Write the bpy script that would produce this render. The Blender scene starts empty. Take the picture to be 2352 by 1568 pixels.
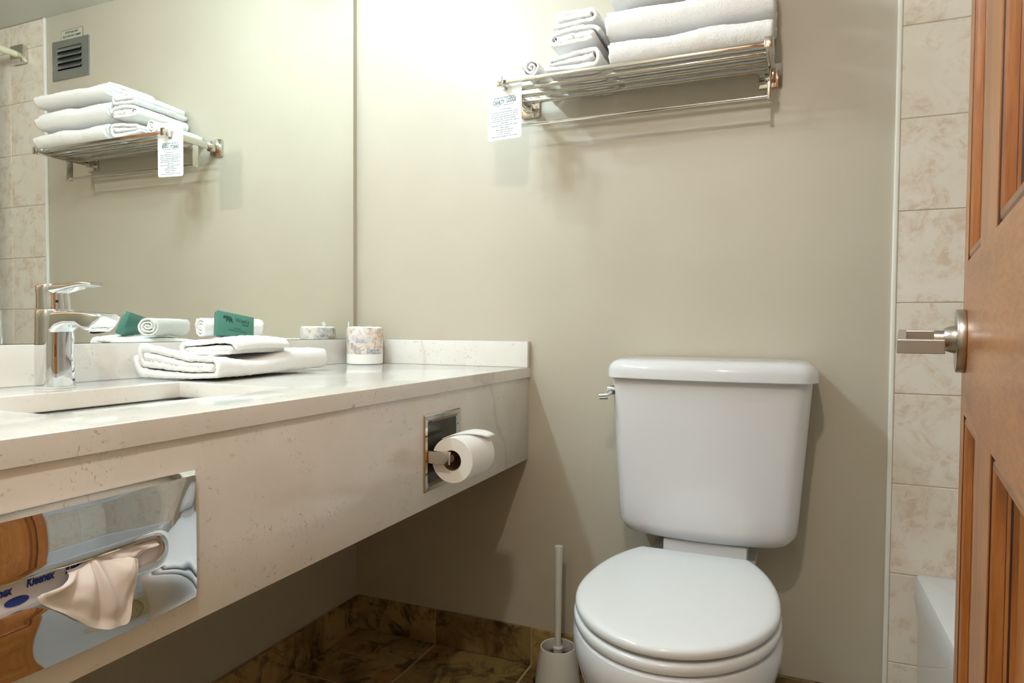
import bpy, bmesh, math, random
from mathutils import Vector, Matrix, Euler, noise
random.seed(4)
C = bpy.context.scene.collection
SC = bpy.context.scene

# ------------------------------------------------------------------ camera
cd = bpy.data.cameras.new('camera'); cam = bpy.data.objects.new('camera', cd); C.objects.link(cam)
yaw, pit, rol = 0.3863733, 0.0293022, 0.0074513
f = Vector((-math.sin(yaw)*math.cos(pit), math.cos(yaw)*math.cos(pit), -math.sin(pit)))
r0 = Vector((math.cos(yaw), math.sin(yaw), 0)); u0 = r0.cross(f)
r = r0*math.cos(rol)+u0*math.sin(rol); u = -r0*math.sin(rol)+u0*math.cos(rol)
M = Matrix((r, u, -f)).transposed().to_4x4(); M.translation = Vector((1.22693, -1.68454, 0.92835))
cam.matrix_world = M
cd.sensor_width = 36; cd.lens = 1508.58/2352*36
cd.shift_x = -(1196.85-1176)/2352; cd.shift_y = (800.82-784)/2352
cd.clip_start = 0.02
SC.camera = cam
# ------------------------------------------------------------------ world, exposure, render quality
w = bpy.data.worlds.new('world'); SC.world = w; w.use_nodes = True
w.node_tree.nodes['Background'].inputs[0].default_value = (0.9, 0.85, 0.75, 1)
w.node_tree.nodes['Background'].inputs[1].default_value = 0.3
SC.view_settings.view_transform = 'Standard'; SC.view_settings.look = 'None'
SC.view_settings.gamma = 1; SC.view_settings.use_curve_mapping = False
SC.view_settings.exposure = 0.12
VANITY, LAMP2, HALL = 235.0, 600.0, 6.0
VCOL, LCOL, HCOL = (0.80, 0.98, 1.10), (1.0, 0.90, 0.81), (1.0, 0.88, 0.76)
cy = SC.cycles
cy.max_bounces = 9; cy.diffuse_bounces = 5; cy.glossy_bounces = 6; cy.transmission_bounces = 4
cy.use_adaptive_sampling = True; cy.adaptive_threshold = 0.02; cy.caustics_reflective = True; cy.caustics_refractive = False
cy.sample_clamp_indirect = 6.0; cy.blur_glossy = 0.3

# ------------------------------------------------------------------ materials
def S2L(c): return tuple(((x/255+0.055)/1.055)**2.4 if x/255 > 0.04045 else x/255/12.92 for x in c)
class NT:
    def __init__(s, name):
        s.m = bpy.data.materials.new(name); s.m.use_nodes = True
        s.t = s.m.node_tree; s.b = s.t.nodes['Principled BSDF']
    def n(s, typ, **k):
        x = s.t.nodes.new(typ)
        for a, v in k.items():
            if hasattr(x, a): setattr(x, a, v)
        return x
    def l(s, a, b): s.t.links.new(a, b)
    def setb(s, **k):
        for a, v in k.items():
            i = s.b.inputs[a.replace('_', ' ')]
            i.default_value = v if not (isinstance(v, tuple) and len(v) == 3) else (*v, 1)
    def coord(s, kind='Object', rand=False, scale=(1, 1, 1)):
        tc = s.n('ShaderNodeTexCoord'); mp = s.n('ShaderNodeMapping'); mp.inputs['Scale'].default_value = scale
        s.l(tc.outputs[kind], mp.inputs[0]); out = mp.outputs[0]
        if rand:
            oi = s.n('ShaderNodeObjectInfo'); ml = s.n('ShaderNodeMath', operation='MULTIPLY'); ml.inputs[1].default_value = 37.0
            s.l(oi.outputs['Random'], ml.inputs[0]); ad = s.n('ShaderNodeVectorMath', operation='ADD')
            s.l(out, ad.inputs[0]); s.l(ml.outputs[0], ad.inputs[1]); out = ad.outputs[0]
        return out
    def noise(s, vec, scale, detail=4, rough=0.55, dist=0.0):
        x = s.n('ShaderNodeTexNoise'); x.inputs['Scale'].default_value = scale; x.inputs['Detail'].default_value = detail
        x.inputs['Roughness'].default_value = rough; x.inputs['Distortion'].default_value = dist
        s.l(vec, x.inputs['Vector']); return x.outputs['Fac']
    def ramp(s, fac, stops):
        x = s.n('ShaderNodeValToRGB'); e = x.color_ramp.elements
        while len(e) < len(stops): e.new(0.5)
        for i, (p, c) in enumerate(stops): e[i].position = p; e[i].color = (*c, 1)
        s.l(fac, x.inputs[0]); return x.outputs[0]
    def mix(s, fac, a, b, mode='MIX'):
        x = s.n('ShaderNodeMix', data_type='RGBA', blend_type=mode)
        for i, v in ((0, fac), (6, a), (7, b)):
            if isinstance(v, (int, float)): x.inputs[i].default_value = v
            elif isinstance(v, tuple): x.inputs[i].default_value = (*v, 1)
            else: s.l(v, x.inputs[i])
        return x.outputs[2]
    def bump(s, h, strength=0.2, dist=0.002):
        x = s.n('ShaderNodeBump'); x.inputs['Strength'].default_value = strength; x.inputs['Distance'].default_value = dist
        s.l(h, x.inputs['Height']); s.l(x.outputs[0], s.b.inputs['Normal'])

def simple(name, col, rough=0.5, metal=0.0, **k):
    m = NT(name); m.setb(Base_Color=S2L(col) if max(col) > 1 else col, Roughness=rough, Metallic=metal, **k); return m.m

def m_paint():
    m = NT('wall_paint'); v = m.coord()
    n = m.noise(v, 3.0, 3); c = m.ramp(n, [(0.3, S2L((188, 180, 162))), (0.7, S2L((193, 185, 168)))])
    m.l(c, m.b.inputs['Base Color']); m.setb(Roughness=0.42)
    v2 = m.coord(scale=(6, 6, 1)); m.bump(m.noise(v2, 60, 3), 0.10, 0.001); return m.m
def m_quartz():
    m = NT('quartz'); v = m.coord()
    base = m.ramp(m.noise(v, 9, 5), [(0.3, S2L((226, 223, 216))), (0.7, S2L((234, 232, 227)))])
    sp = m.noise(v, 140, 5, 0.7, 1.0); mk = m.ramp(sp, [(0.585, (0, 0, 0)), (0.64, (1, 1, 1))])
    cl = m.ramp(m.noise(v, 22, 3), [(0.47, (0, 0, 0)), (0.60, (0.62, 0.62, 0.62))])
    mk2 = m.mix(1.0, mk, cl, 'MULTIPLY')
    c = m.mix(mk2, base, S2L((160, 140, 114)))
    w = m.n('ShaderNodeTexWave', wave_type='BANDS', bands_direction='DIAGONAL'); w.inputs['Scale'].default_value = 0.55
    w.inputs['Distortion'].default_value = 9; w.inputs['Detail'].default_value = 5; w.inputs['Detail Scale'].default_value = 1.6
    m.l(v, w.inputs['Vector'])
    vk = m.ramp(w.outputs['Fac'], [(0.0, (1, 1, 1)), (0.0010, (0, 0, 0))])
    c = m.mix(m.mix(0.82, vk, (0, 0, 0)), c, S2L((150, 132, 110)))
    m.l(c, m.b.inputs['Base Color']); m.setb(Roughness=0.12); m.b.inputs['Coat Weight'].default_value = 0.3; m.b.inputs['Coat Roughness'].default_value = 0.06
    return m.m
def m_slate():
    m = NT('slate_tile'); v = m.coord(rand=True)
    n1 = m.noise(v, 5, 9, 0.68, 0.8); n2 = m.noise(v, 11, 9, 0.72, 0.9)
    c1 = m.ramp(n1, [(0.25, S2L((88, 62, 36))), (0.42, S2L((146, 120, 74))), (0.55, S2L((172, 154, 104))), (0.68, S2L((168, 122, 66))), (0.8, S2L((100, 78, 50)))])
    dk = m.ramp(n2, [(0.50, (0, 0, 0)), (0.60, (1, 1, 1))])
    c = m.mix(m.mix(0.82, (0, 0, 0), dk), c1, S2L((62, 42, 26)))
    oi = m.n('ShaderNodeObjectInfo'); tone = m.ramp(oi.outputs['Random'], [(0.0, (0.55, 0.50, 0.46)), (0.35, (0.80, 0.82, 0.72)), (0.7, (1.0, 0.98, 0.90)), (1.0, (1.15, 1.05, 0.85))])
    c = m.mix(1.0, c, tone, 'MULTIPLY')
    m.l(c, m.b.inputs['Base Color']); m.setb(Roughness=0.38); m.bump(n1, 0.35, 0.003); return m.m
def m_walltile():
    m = NT('cream_tile'); v = m.coord(rand=True)
    n1 = m.noise(v, 13, 7, 0.65, 0.8); n2 = m.noise(v, 38, 6, 0.7, 1.0)
    cl = m.ramp(n1, [(0.46, (0, 0, 0)), (0.60, (1, 1, 1))]); vn = m.ramp(n2, [(0.42, (0.15, 0.15, 0.15)), (0.58, (1, 1, 1))])
    mk = m.mix(1.0, cl, vn, 'MULTIPLY')
    base = m.ramp(m.noise(v, 5, 3), [(0.3, S2L((230, 221, 207))), (0.7, S2L((237, 229, 217)))])
    c = m.mix(m.mix(0.62, (0, 0, 0), mk), base, S2L((205, 176, 146)))
    m.l(c, m.b.inputs['Base Color']); m.setb(Roughness=0.12); return m.m
def m_wood(name='cherry_wood', axis='z', dark=1.0):
    m = NT(name); sc = {'z': (9, 9, 0.7), 'y': (9, 0.7, 9)}[axis]; v = m.coord(scale=sc)
    n = m.noise(v, 3.2, 7, 0.6, 0.6); g = m.noise(m.coord(scale=tuple(q*4 for q in sc)), 9, 3)
    c = m.ramp(n, [(0.25, S2L((136, 72, 28))), (0.5, S2L((168, 102, 48))), (0.75, S2L((188, 124, 66)))])
    c = m.mix(0.18, c, m.ramp(g, [(0.4, S2L((120, 62, 24))), (0.6, S2L((214, 150, 90)))]))
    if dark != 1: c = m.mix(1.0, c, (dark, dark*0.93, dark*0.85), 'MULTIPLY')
    m.l(c, m.b.inputs['Base Color']); m.setb(Roughness=0.3); m.b.inputs['Coat Weight'].default_value = 0.25; m.b.inputs['Coat Roughness'].default_value = 0.2
    return m.m
def m_terry():
    m = NT('terry_cloth'); v = m.coord()
    n = m.noise(v, 240, 3, 0.75); m.setb(Base_Color=S2L((251, 250, 248)), Roughness=0.95)
    m.b.inputs['Sheen Weight'].default_value = 0.35; m.bump(n, 0.8, 0.0030); return m.m
def m_emit(name, col, s):
    m = NT(name); m.setb(Base_Color=(0.9, 0.9, 0.9), Roughness=0.4)
    m.b.inputs['Emission Color'].default_value = (*col, 1); m.b.inputs['Emission Strength'].default_value = s; return m.m
def m_wrap():
    m = NT('printed_wrapper'); v = m.coord()
    n1 = m.noise(v, 34, 3, 0.6, 0.5); n2 = m.noise(v, 55, 3); 
    vv = m.n('ShaderNodeTexNoise'); vv.inputs['Scale'].default_value = 26; m.l(v, vv.inputs['Vector'])
    c = m.ramp(n1, [(0.30, S2L((150, 160, 176))), (0.42, S2L((214, 206, 206))), (0.52, S2L((232, 228, 222))), (0.60, S2L((222, 198, 182))), (0.70, S2L((186, 158, 140)))])
    c = m.mix(m.ramp(n2, [(0.56, (0, 0, 0)), (0.64, (0.55, 0.55, 0.55))]), c, S2L((148, 142, 150)))
    m.l(c, m.b.inputs['Base Color']); m.setb(Roughness=0.3); m.bump(n2, 0.3, 0.002); return m.m
PAINT, QUARTZ, SLATE, WTILE, WOOD, WOODR = m_paint(), m_quartz(), m_slate(), m_walltile(), m_wood(), m_wood('cherry_rail', 'y')
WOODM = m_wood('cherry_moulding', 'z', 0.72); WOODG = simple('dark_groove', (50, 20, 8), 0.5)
TERRY, WRAP = m_terry(), m_wrap()
CEIL = simple('ceiling_paint', (222, 222, 214), 0.6); GROUT = simple('cream_grout', (212, 204, 186), 0.8); FGROUT = simple('tan_grout', (184, 166, 134), 0.85)
CERAM = simple('white_vitreous_china', (222, 223, 225), 0.06); PLAST = simple('white_plastic', (228, 226, 220), 0.3); SEATM = simple('white_seat_plastic', (226, 229, 231), 0.12)
CHROME = simple('chrome', (0.78, 0.80, 0.82), 0.03, 1.0); NICKEL = simple('satin_nickel', (0.50, 0.47, 0.44), 0.28, 1.0); POLN = simple('polished_nickel', (0.68, 0.65, 0.60), 0.07, 1.0)
MIRR = simple('mirror_silver', (0.90, 0.935, 0.895), 0.0, 1.0); DARK = simple('dark_edge', (40, 30, 22), 0.6); BLACK = simple('black_plastic', (14, 14, 15), 0.5)
TRIMW = simple('white_edge_trim', (238, 237, 228), 0.25); GREEN = simple('green_soap_wrapper', (72, 124, 110), 0.25); INKG = simple('dark_green_ink', (26, 66, 60), 0.5)
PAPER = simple('white_paper', (240, 238, 234), 0.85); CARD = simple('glossy_card', (247, 248, 249), 0.35); INK = simple('slate_blue_ink', (70, 98, 106), 0.6)
BLUE = simple('blue_ink', (28, 58, 140), 0.45); BOXC = simple('tissue_box_card', (214, 212, 216), 0.4); CORE = simple('brown_card_core', (150, 120, 88), 0.8)
STEEL = simple('brushed_steel', (0.42, 0.44, 0.44), 0.38, 0.9); VENTD = simple('vent_shadow_box', (30, 32, 30), 0.7); INKK = simple('black_ink', (40, 42, 34), 0.6)
STICK = simple('sticker_film', (190, 190, 172), 0.35); BORD = simple('sticker_border', (110, 112, 92), 0.5); CREAMR = simple('cream_rod_plastic', (234, 230, 200), 0.35)
TISSUE = NT('tissue'); TISSUE.setb(Base_Color=S2L((240, 236, 234)), Roughness=0.9); TISSUE = TISSUE.m
AER = simple('aerator_mesh', (90, 104, 112), 0.4, 0.5); FILM = NT('clear_wrap'); FILM.setb(Base_Color=(0.95, 0.97, 0.95), Roughness=0.15, Alpha=0.35); FILM = FILM.m
EMV = m_emit('vanity_bulb_glow', VCOL, VANITY); EML = m_emit('lamp_glow', LCOL, LAMP2); EMH = m_emit('hall_lamp_glow', HCOL, HALL)
PURE = simple('pale_blue_print', (235, 240, 246), 0.4); PDK = simple('slate_print', (92, 108, 132), 0.4)

# ------------------------------------------------------------------ object helpers
def link(name, bm, mt, parent=None, smooth=False, auto=None):
    me = bpy.data.meshes.new(name); bmesh.ops.recalc_face_normals(bm, faces=bm.faces); bm.to_mesh(me); bm.free()
    o = bpy.data.objects.new(name, me)
    if mt: me.materials.append(mt)
    C.objects.link(o)
    if smooth or auto:
        for p in me.polygons: p.use_smooth = True
        if auto:
            bm2 = bmesh.new(); bm2.from_mesh(me)
            for e in bm2.edges:
                if len(e.link_faces) == 2 and e.calc_face_angle(0) > math.radians(auto): e.smooth = False
            bm2.to_mesh(me); bm2.free()
    if parent: o.parent = parent; o.matrix_parent_inverse = parent.matrix_basis.inverted()
    return o
def tag(o, label, cat=None, group=None, kind=None):
    if label: o['label'] = label
    if cat: o['category'] = cat
    if group: o['group'] = group
    if kind: o['kind'] = kind
    return o
def thing(name, loc, label, cat, group=None, kind=None):
    o = bpy.data.objects.new(name, None); C.objects.link(o); o.location = loc; o.empty_display_size = 0.05
    bpy.context.view_layer.update() if False else None
    return tag(o, label, cat, group, kind)
def box(bm, x0, x1, y0, y1, z0, z1, bev=0.0, seg=2, mtx=None):
    t = bmesh.new(); bmesh.ops.create_cube(t, size=1)
    for v in t.verts: v.co = Vector(((x0+x1)/2+v.co.x*(x1-x0), (y0+y1)/2+v.co.y*(y1-y0), (z0+z1)/2+v.co.z*(z1-z0)))
    if bev: bmesh.ops.bevel(t, geom=t.edges[:], offset=bev, segments=seg, profile=0.5, affect='EDGES')
    if mtx: bmesh.ops.transform(t, matrix=mtx, verts=t.verts)
    me = bpy.data.meshes.new('t'); t.to_mesh(me); t.free(); bm.from_mesh(me); bpy.data.meshes.remove(me); return bm
def B(*a, **k): return box(bmesh.new(), *a, **k)
def loft(rings, cap0=True, cap1=True, closed=True, bm=None):
    bm = bm or bmesh.new(); R_ = [[bm.verts.new(p) for p in rg] for rg in rings]; n = len(rings[0])
    for a, b in zip(R_, R_[1:]):
        for i in range(n if closed else n-1):
            j = (i+1) % n
            try: bm.faces.new((a[i], a[j], b[j], b[i]))
            except ValueError: pass
    if closed and cap0: bm.faces.new(R_[0][::-1])
    if closed and cap1: bm.faces.new(R_[-1])
    return bm
def frame_of(d):
    d = Vector(d).normalized(); a = Vector((0, 0, 1)) if abs(d.z) < 0.9 else Vector((1, 0, 0))
    e1 = d.cross(a).normalized(); return e1, d.cross(e1).normalized(), d
def tube(p0, p1, r0, r1=None, n=24, bm=None, cap=True):
    p0, p1 = Vector(p0), Vector(p1); r1 = r0 if r1 is None else r1; e1, e2, d = frame_of(p1-p0)
    rg = lambda p, r: [p+(e1*math.cos(6.28318*i/n)+e2*math.sin(6.28318*i/n))*r for i in range(n)]
    return loft([rg(p0, r0), rg(p1, r1)], cap, cap, bm=bm)
def lathe(prof, origin=(0, 0, 0), axis=(0, 0, 1), n=48, bm=None, caps=True):
    e1, e2, d = frame_of(axis); o = Vector(origin)
    return loft([[o+d*h+(e1*math.cos(2*math.pi*i/n)+e2*math.sin(2*math.pi*i/n))*max(rr, 1e-4) for i in range(n)] for rr, h in prof], caps, caps, bm=bm)
def rrect(w, h, rad, n=8):
    pts = []
    for cx_, cy_, a0 in ((w/2-rad, h/2-rad, 0), (-w/2+rad, h/2-rad, 90), (-w/2+rad, -h/2+rad, 180), (w/2-rad, -h/2+rad, 270)):
        for i in range(n+1):
            a = math.radians(a0+90*i/n); pts.append((cx_+rad*math.cos(a), cy_+rad*math.sin(a)))
    return pts
def text_mesh(name, s, size, mtx, mt, parent=None, extrude=0.0002, align='CENTER', shear=0.0, bold=0.0):
    cu = bpy.data.curves.new('txt', 'FONT'); cu.body = s; cu.size = size; cu.extrude = extrude; cu.align_x = align; cu.align_y = 'CENTER'; cu.shear = shear
    cu.offset = bold; cu.resolution_u = 3
    o = bpy.data.objects.new('txt', cu); C.objects.link(o); bpy.context.view_layer.update()
    me = bpy.data.meshes.new_from_object(o.evaluated_get(bpy.context.evaluated_depsgraph_get()))
    bpy.data.objects.remove(o); bpy.data.curves.remove(cu)
    me.transform(mtx); me.name = name; me.materials.clear(); me.materials.append(mt)
    q = bpy.data.objects.new(name, me); C.objects.link(q)
    if parent: q.parent = parent; q.matrix_parent_inverse = parent.matrix_basis.inverted()
    return q
def basis(o, ex, ey):
    ex = Vector(ex).normalized(); ey = Vector(ey); ey = (ey-ex*ey.dot(ex)).normalized(); ez = ex.cross(ey)
    m = Matrix((ex, ey, ez)).transposed().to_4x4(); m.translation = Vector(o); return m
def join_meshes(name, obs):
    bm = bmesh.new()
    for o in obs: bm.from_mesh(o.data)
    me = bpy.data.meshes.new(name); bm.to_mesh(me); bm.free(); me.materials.append(obs[0].data.materials[0])
    q = bpy.data.objects.new(name, me); C.objects.link(q); q.parent = obs[0].parent; q.matrix_parent_inverse = obs[0].matrix_parent_inverse.copy()
    for o in obs: bpy.data.objects.remove(o)
    return q

# ------------------------------------------------------------------ the setting
ZC, YF, XR = 2.113, -2.30, 2.25
TX = 1.4437                                     # where the tiling starts on the back wall
def struct(name, bm, mt, label, cat, parent=None):
    o = link(name, bm, mt, parent)
    if not parent: tag(o, label, cat, None, 'structure')
    return o
wb = struct('wall_back', B(-0.1, XR+0.1, 0, 0.1, 0, ZC), PAINT, 'beige painted back wall behind the toilet, with cream tiles at its right end', 'wall')
wl = struct('wall_left', B(-0.106, -0.006, YF, 0.0, 0, ZC), PAINT, 'beige painted left wall that carries the big mirror and the vanity', 'wall')
wr = struct('wall_right', B(XR+0.008, XR+0.1, YF, 0.0, 0, ZC), PAINT, 'wall along the far side of the bathtub, hidden behind the wooden door', 'wall')
wf = struct('wall_front', B(-0.106, XR+0.1, YF-0.1, YF, 0, ZC), PAINT, 'beige wall behind the camera', 'wall')
struct('wall_tub_end', B(1.42, XR+0.008, -1.66, -1.555, 0, ZC), PAINT, 'short wall closing the foot end of the bathtub', 'wall')
struct('ceiling', B(-0.106, XR+0.1, YF, 0.0, ZC, ZC+0.1), CEIL, 'smooth pale ceiling seen at the top left in the mirror', 'ceiling')
fl = struct('floor', B(-0.106, XR+0.1, YF, 0.0, -0.1, -0.0012), FGROUT, 'floor of brown and olive slate tiles with tan grout', 'floor')
bx = [-0.004, 0.279, 0.582, 0.885, 1.188, 1.491]
byy = [0.0, -0.292, -0.595, -0.898, -1.201, -1.504, -1.807, -2.11, YF]
for i in range(5):
    for j in range(8):
        g = 0.003; x0, x1, y1, y0 = bx[i], bx[i+1], byy[j], byy[j+1]
        o = link('tile', B(-(x1-x0)/2+g, (x1-x0)/2-g, -(y1-y0)/2+g, (y1-y0)/2-g, -0.006, 0.0, bev=0.0012, seg=1), SLATE, fl); o.location = ((x0+x1)/2, (y0+y1)/2, 0)
# tile baseboards
HB = 0.1018
bb = struct('baseboard_back', B(0, 1.44, -0.008, 0, 0, HB-0.001), FGROUT, 'row of upright brown slate tiles along the foot of the back wall', 'baseboard')
for i in range(5):
    x0, x1 = max(bx[i], 0.004), min(bx[i+1], 1.443)
    o = link('tile', B(-(x1-x0)/2+0.0015, (x1-x0)/2-0.0015, -0.005, 0.005, -HB/2+0.001, HB/2, bev=0.001, seg=1), SLATE, bb); o.location = ((x0+x1)/2, -0.0055, HB/2)
bl = struct('baseboard_left', B(-0.006, 0.006, YF, 0, 0, HB-0.001), FGROUT, 'row of upright brown slate tiles along the left wall under the vanity', 'baseboard')
for j in range(8):
    y1, y0 = byy[j] - (0.012 if j == 0 else 0), byy[j+1]
    o = link('tile', B(-0.005, 0.005, -(y1-y0)/2+0.0015, (y1-y0)/2-0.0015, -HB/2+0.001, HB/2, bev=0.001, seg=1), SLATE, bl); o.location = (0.0048, (y0+y1)/2, HB/2)
# tiled bath surround
TP_, Z0 = 0.203, 1.603
def wall_tile(parent, w_, h_):
    return B(-w_/2+0.0012, w_/2-0.0012, -0.004, 0.004, -h_/2+0.0012, h_/2-0.0012, bev=0.0012, seg=1)
gb = link('grout', B(TX, XR, -0.0055, 0, 0, ZC-0.001), GROUT, wb)
zs = [Z0+TP_*k for k in range(3, -9, -1)]
xs = [TX+0.004+TP_*k for k in range(5)]
for i in range(4):
    for zt in zs:
        z1, z0 = min(zt, ZC-0.001), max(zt-TP_, 0.001); x1 = min(xs[i+1], XR)
        if z1-z0 < 0.01: continue
        o = link('tile', wall_tile(wb, x1-xs[i], z1-z0), WTILE, wb); o.location = ((xs[i]+x1)/2, -0.004, (z0+z1)/2)
gr = link('grout', B(XR+0.0025, XR+0.008, -1.555, 0, 0.3, ZC-0.001), GROUT, wr)
for j in range(8):
    for zt in zs:
        z1, z0 = min(zt, ZC-0.001), max(zt-TP_, 0.30); y1 = -TP_*j-0.006; y0 = max(y1-TP_, -1.555)
        if z1-z0 < 0.01 or y1-y0 < 0.02: continue
        o = link('tile', B(-0.004, 0.004, -(y1-y0)/2+0.0012, (y1-y0)/2-0.0012, -(z1-z0)/2+0.0012, (z1-z0)/2-0.0012, bev=0.0012, seg=1), WTILE, wr); o.location = (XR+0.002, (y0+y1)/2, (z0+z1)/2)
struct('trim_1', B(TX-0.0055, TX+0.0045, -0.0105, 0, 0, ZC-0.0005, bev=0.003, seg=2), TRIMW, 'narrow white edge strip between the beige paint and the cream tiles', 'edge trim')
# ------------------------------------------------------------------ mirror
mi = thing('wall_mirror', (-0.0015, -0.9, 0.897), 'large frameless mirror on the left wall above the vanity splash', 'mirror')
me_ = link('backing', B(-0.0058, -0.0026, -1.78, -0.0215, 0.897, 1.975), DARK, mi)
link('glass', B(-0.0026, -0.0015, -1.78, -0.0225, 0.897, 1.975), MIRR, mi)
# ------------------------------------------------------------------ vanity
D_, HC, YE = 0.5694, 0.8255, -1.78
va = thing('vanity_counter', (0.3, -0.9, HC), 'long speckled cream quartz counter with deep apron and sunken sink', 'counter')
bm = bmesh.new()
sx0, sx1, sy0, sy1 = 0.172, 0.430, -1.185, -0.788
zt, zb = HC, HC-0.0274
# top slab with cutout, built as a ring of quads in plan and extruded
def slab(z1, z0, xo0, xo1, yo0, yo1, hx0, hx1, hy0, hy1):
    bm = bmesh.new()
    out = [(xo0, yo0), (xo1, yo0), (xo1, yo1), (xo0, yo1)]; inn = [(hx0, hy0), (hx1, hy0), (hx1, hy1), (hx0, hy1)]
    V = {}
    for nm, pts in (('o', out), ('i', inn)):
        for k, (x, y) in enumerate(pts):
            for z in (z1, z0): V[nm, k, z] = bm.verts.new((x, y, z))
    for k in range(4):
        j = (k+1) % 4
        bm.faces.new((V['o', k, z1], V['o', j, z1], V['i', j, z1], V['i', k, z1])); bm.faces.new((V['o', k, z0], V['i', k, z0], V['i', j, z0], V['o', j, z0]))
        bm.faces.new((V['o', k, z0], V['o', j, z0], V['o', j, z1], V['o', k, z1])); bm.faces.new((V['i', k, z0], V['i', k, z1], V['i', j, z1], V['i', j, z0]))
    bmesh.ops.recalc_face_normals(bm, faces=bm.faces)
    es = [e for e in bm.edges if all(abs(v.co.z-z1) < 1e-6 for v in e.verts) and len({round(v.co.x, 4) for v in e.verts})+len({round(v.co.y, 4) for v in e.verts}) == 3]
    bmesh.ops.bevel(bm, geom=es, offset=0.0018, segments=3, profile=0.5, affect='EDGES'); return bm
link('countertop', slab(zt, zb, 0.0, D_, YE, -0.0005, sx0, sx1, sy0, sy1), QUARTZ, va, auto=30)
link('apron', B(D_-0.022, D_-0.004, YE, -0.0008, 0.5707, zb-0.0005, bev=0.0012), QUARTZ, va, auto=30)
link('backsplash', B(-0.0012, 0.019, YE, -0.0008, zt, zt+0.0706, bev=0.0012), QUARTZ, va, auto=30)
link('side_splash', B(0.0195, D_-0.0005, -0.020, -0.0008, zt, zt+0.0706, bev=0.0012), QUARTZ, va, auto=30)
sk = link('sink', B(sx0-0.012, sx0-0.0003, sy0-0.012, sy1+0.012, 0.7970, zb-0.0002), QUARTZ, va)
b2 = bmesh.new(); box(b2, sx0-0.045, sx0-0.033, sy0-0.012, sy1+0.045, 0.70, 0.7965); box(b2, sx0-0.045, sx1, sy1+0.033, sy1+0.045, 0.70, 0.7965); box(b2, sx1, sx1+0.012, sy0-0.012, sy1+0.012, 0.70, zb-0.0005); box(b2, sx0, sx1, sy0-0.012, sy0, 0.70, zb-0.0005); box(b2, sx0, sx1, sy1+0.0003, sy1+0.012, 0.797, zb-0.0005); box(b2, sx0-0.04, sx1, sy0, sy1+0.04, 0.70, 0.712); box(b2, sx0-0.045, sx0, sy0-0.012, sy0, 0.70, 0.7965)
sw_ = link('sink_well', b2, QUARTZ, sk)
bm = bmesh.new()     # ramp panel that floats in the sink with a slot drain around it
pz = 0.7958
rg = [(sx0+0.002, sy0+0.002), (sx1-0.001, sy0+0.002), (sx1-0.001, sy1-0.001), (sx0+0.060, sy1-0.001), (sx0+0.030, sy1-0.022), (sx0+0.002, sy1-0.040)]
loft([[(x, y, pz-0.045) for x, y in rg], [(x, y, pz-0.0015+0.0105*(x-sx0)/(sx1-sx0)) for x, y in rg]], bm=bm)
link('drain_panel', bm, QUARTZ, sk)
link('support_panel', B(-0.005, D_-0.03, YE, YE+0.02, 0.0, zb-0.002), PAINT, va)
# ------------------------------------------------------------------ faucet
fa = thing('sink_faucet', (0.094, -0.964, HC), 'chrome single-lever basin faucet standing beside the sink', 'faucet')
fx, fy = 0.094, -0.964
def sect(cx_, z, wx, wy, rad, n=8): return [(cx_+a, fy+b, z) for a, b in rrect(wx, wy, rad, n)]
body = loft([sect(fx, HC, 0.050, 0.048, 0.016), sect(fx, HC+0.0015, 0.0515, 0.0495, 0.0165), sect(fx, HC+0.004, 0.0515, 0.0495, 0.0165), sect(fx, HC+0.06, 0.050, 0.048, 0.016), sect(fx+0.001, HC+0.095, 0.050, 0.047, 0.016), sect(fx+0.002, HC+0.116, 0.051, 0.047, 0.016), sect(fx+0.002, HC+0.1285, 0.0505, 0.0465, 0.016), sect(fx+0.002, HC+0.130, 0.048, 0.044, 0.015)])
link('body', body, CHROME, fa, auto=40)
def sx(x, zc, h, w_, rad, tilt=0.0):
    return [(x+tilt*b, fy+a, zc+b) for a, b in rrect(w_, h, rad, 6)]
sp = loft([sx(fx-0.010, HC+0.105, 0.048, 0.042, 0.012), sx(fx+0.018, HC+0.1075, 0.043, 0.042, 0.011), sx(fx+0.030, HC+0.113, 0.031, 0.041, 0.009), sx(fx+0.050, HC+0.1165, 0.0235, 0.040, 0.007),
           sx(fx+0.080, HC+0.1165, 0.0215, 0.040, 0.006), sx(fx+0.098, HC+0.1115, 0.030, 0.041, 0.007), sx(fx+0.115, HC+0.1095, 0.030, 0.040, 0.007, 0.15), sx(fx+0.127, HC+0.1125, 0.020, 0.038, 0.005, 0.3), sx(fx+0.134, HC+0.1155, 0.008, 0.034, 0.003, 0.3)])
link('spout', sp, CHROME, fa, auto=50)
ax = Vector((0.28, 0, -1)).normalized(); ap = Vector((fx+0.107, fy, HC+0.102))
ae = link('aerator', lathe([(0.0150, 0), (0.0150, 0.006), (0.0135, 0.0075)], ap, ax, 32, caps=False), CHROME, fa, auto=40)
link('aerator_screen', lathe([(0.0, 0.0050), (0.0130, 0.0050), (0.0130, 0.0056), (0, 0.0056)], ap, ax, 32), AER, ae)
bs = loft([sect(fx-0.001, HC+0.1305, 0.044, 0.042, 0.0145), sect(fx-0.001, HC+0.134, 0.0445, 0.042, 0.0145), sect(fx-0.002, HC+0.150, 0.043, 0.041, 0.0145), sect(fx-0.003, HC+0.162, 0.044, 0.041, 0.0145), sect(fx-0.002, HC+0.1695, 0.046, 0.041, 0.0145), sect(fx-0.002, HC+0.1715, 0.043, 0.038, 0.013)])
lv = link('lever_base', bs, CHROME, fa, auto=45)
link('index_dot', tube((fx+0.0190, fy-0.0075, HC+0.1435), (fx+0.0210, fy-0.0082, HC+0.1435), 0.0022), BLACK, lv)
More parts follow.
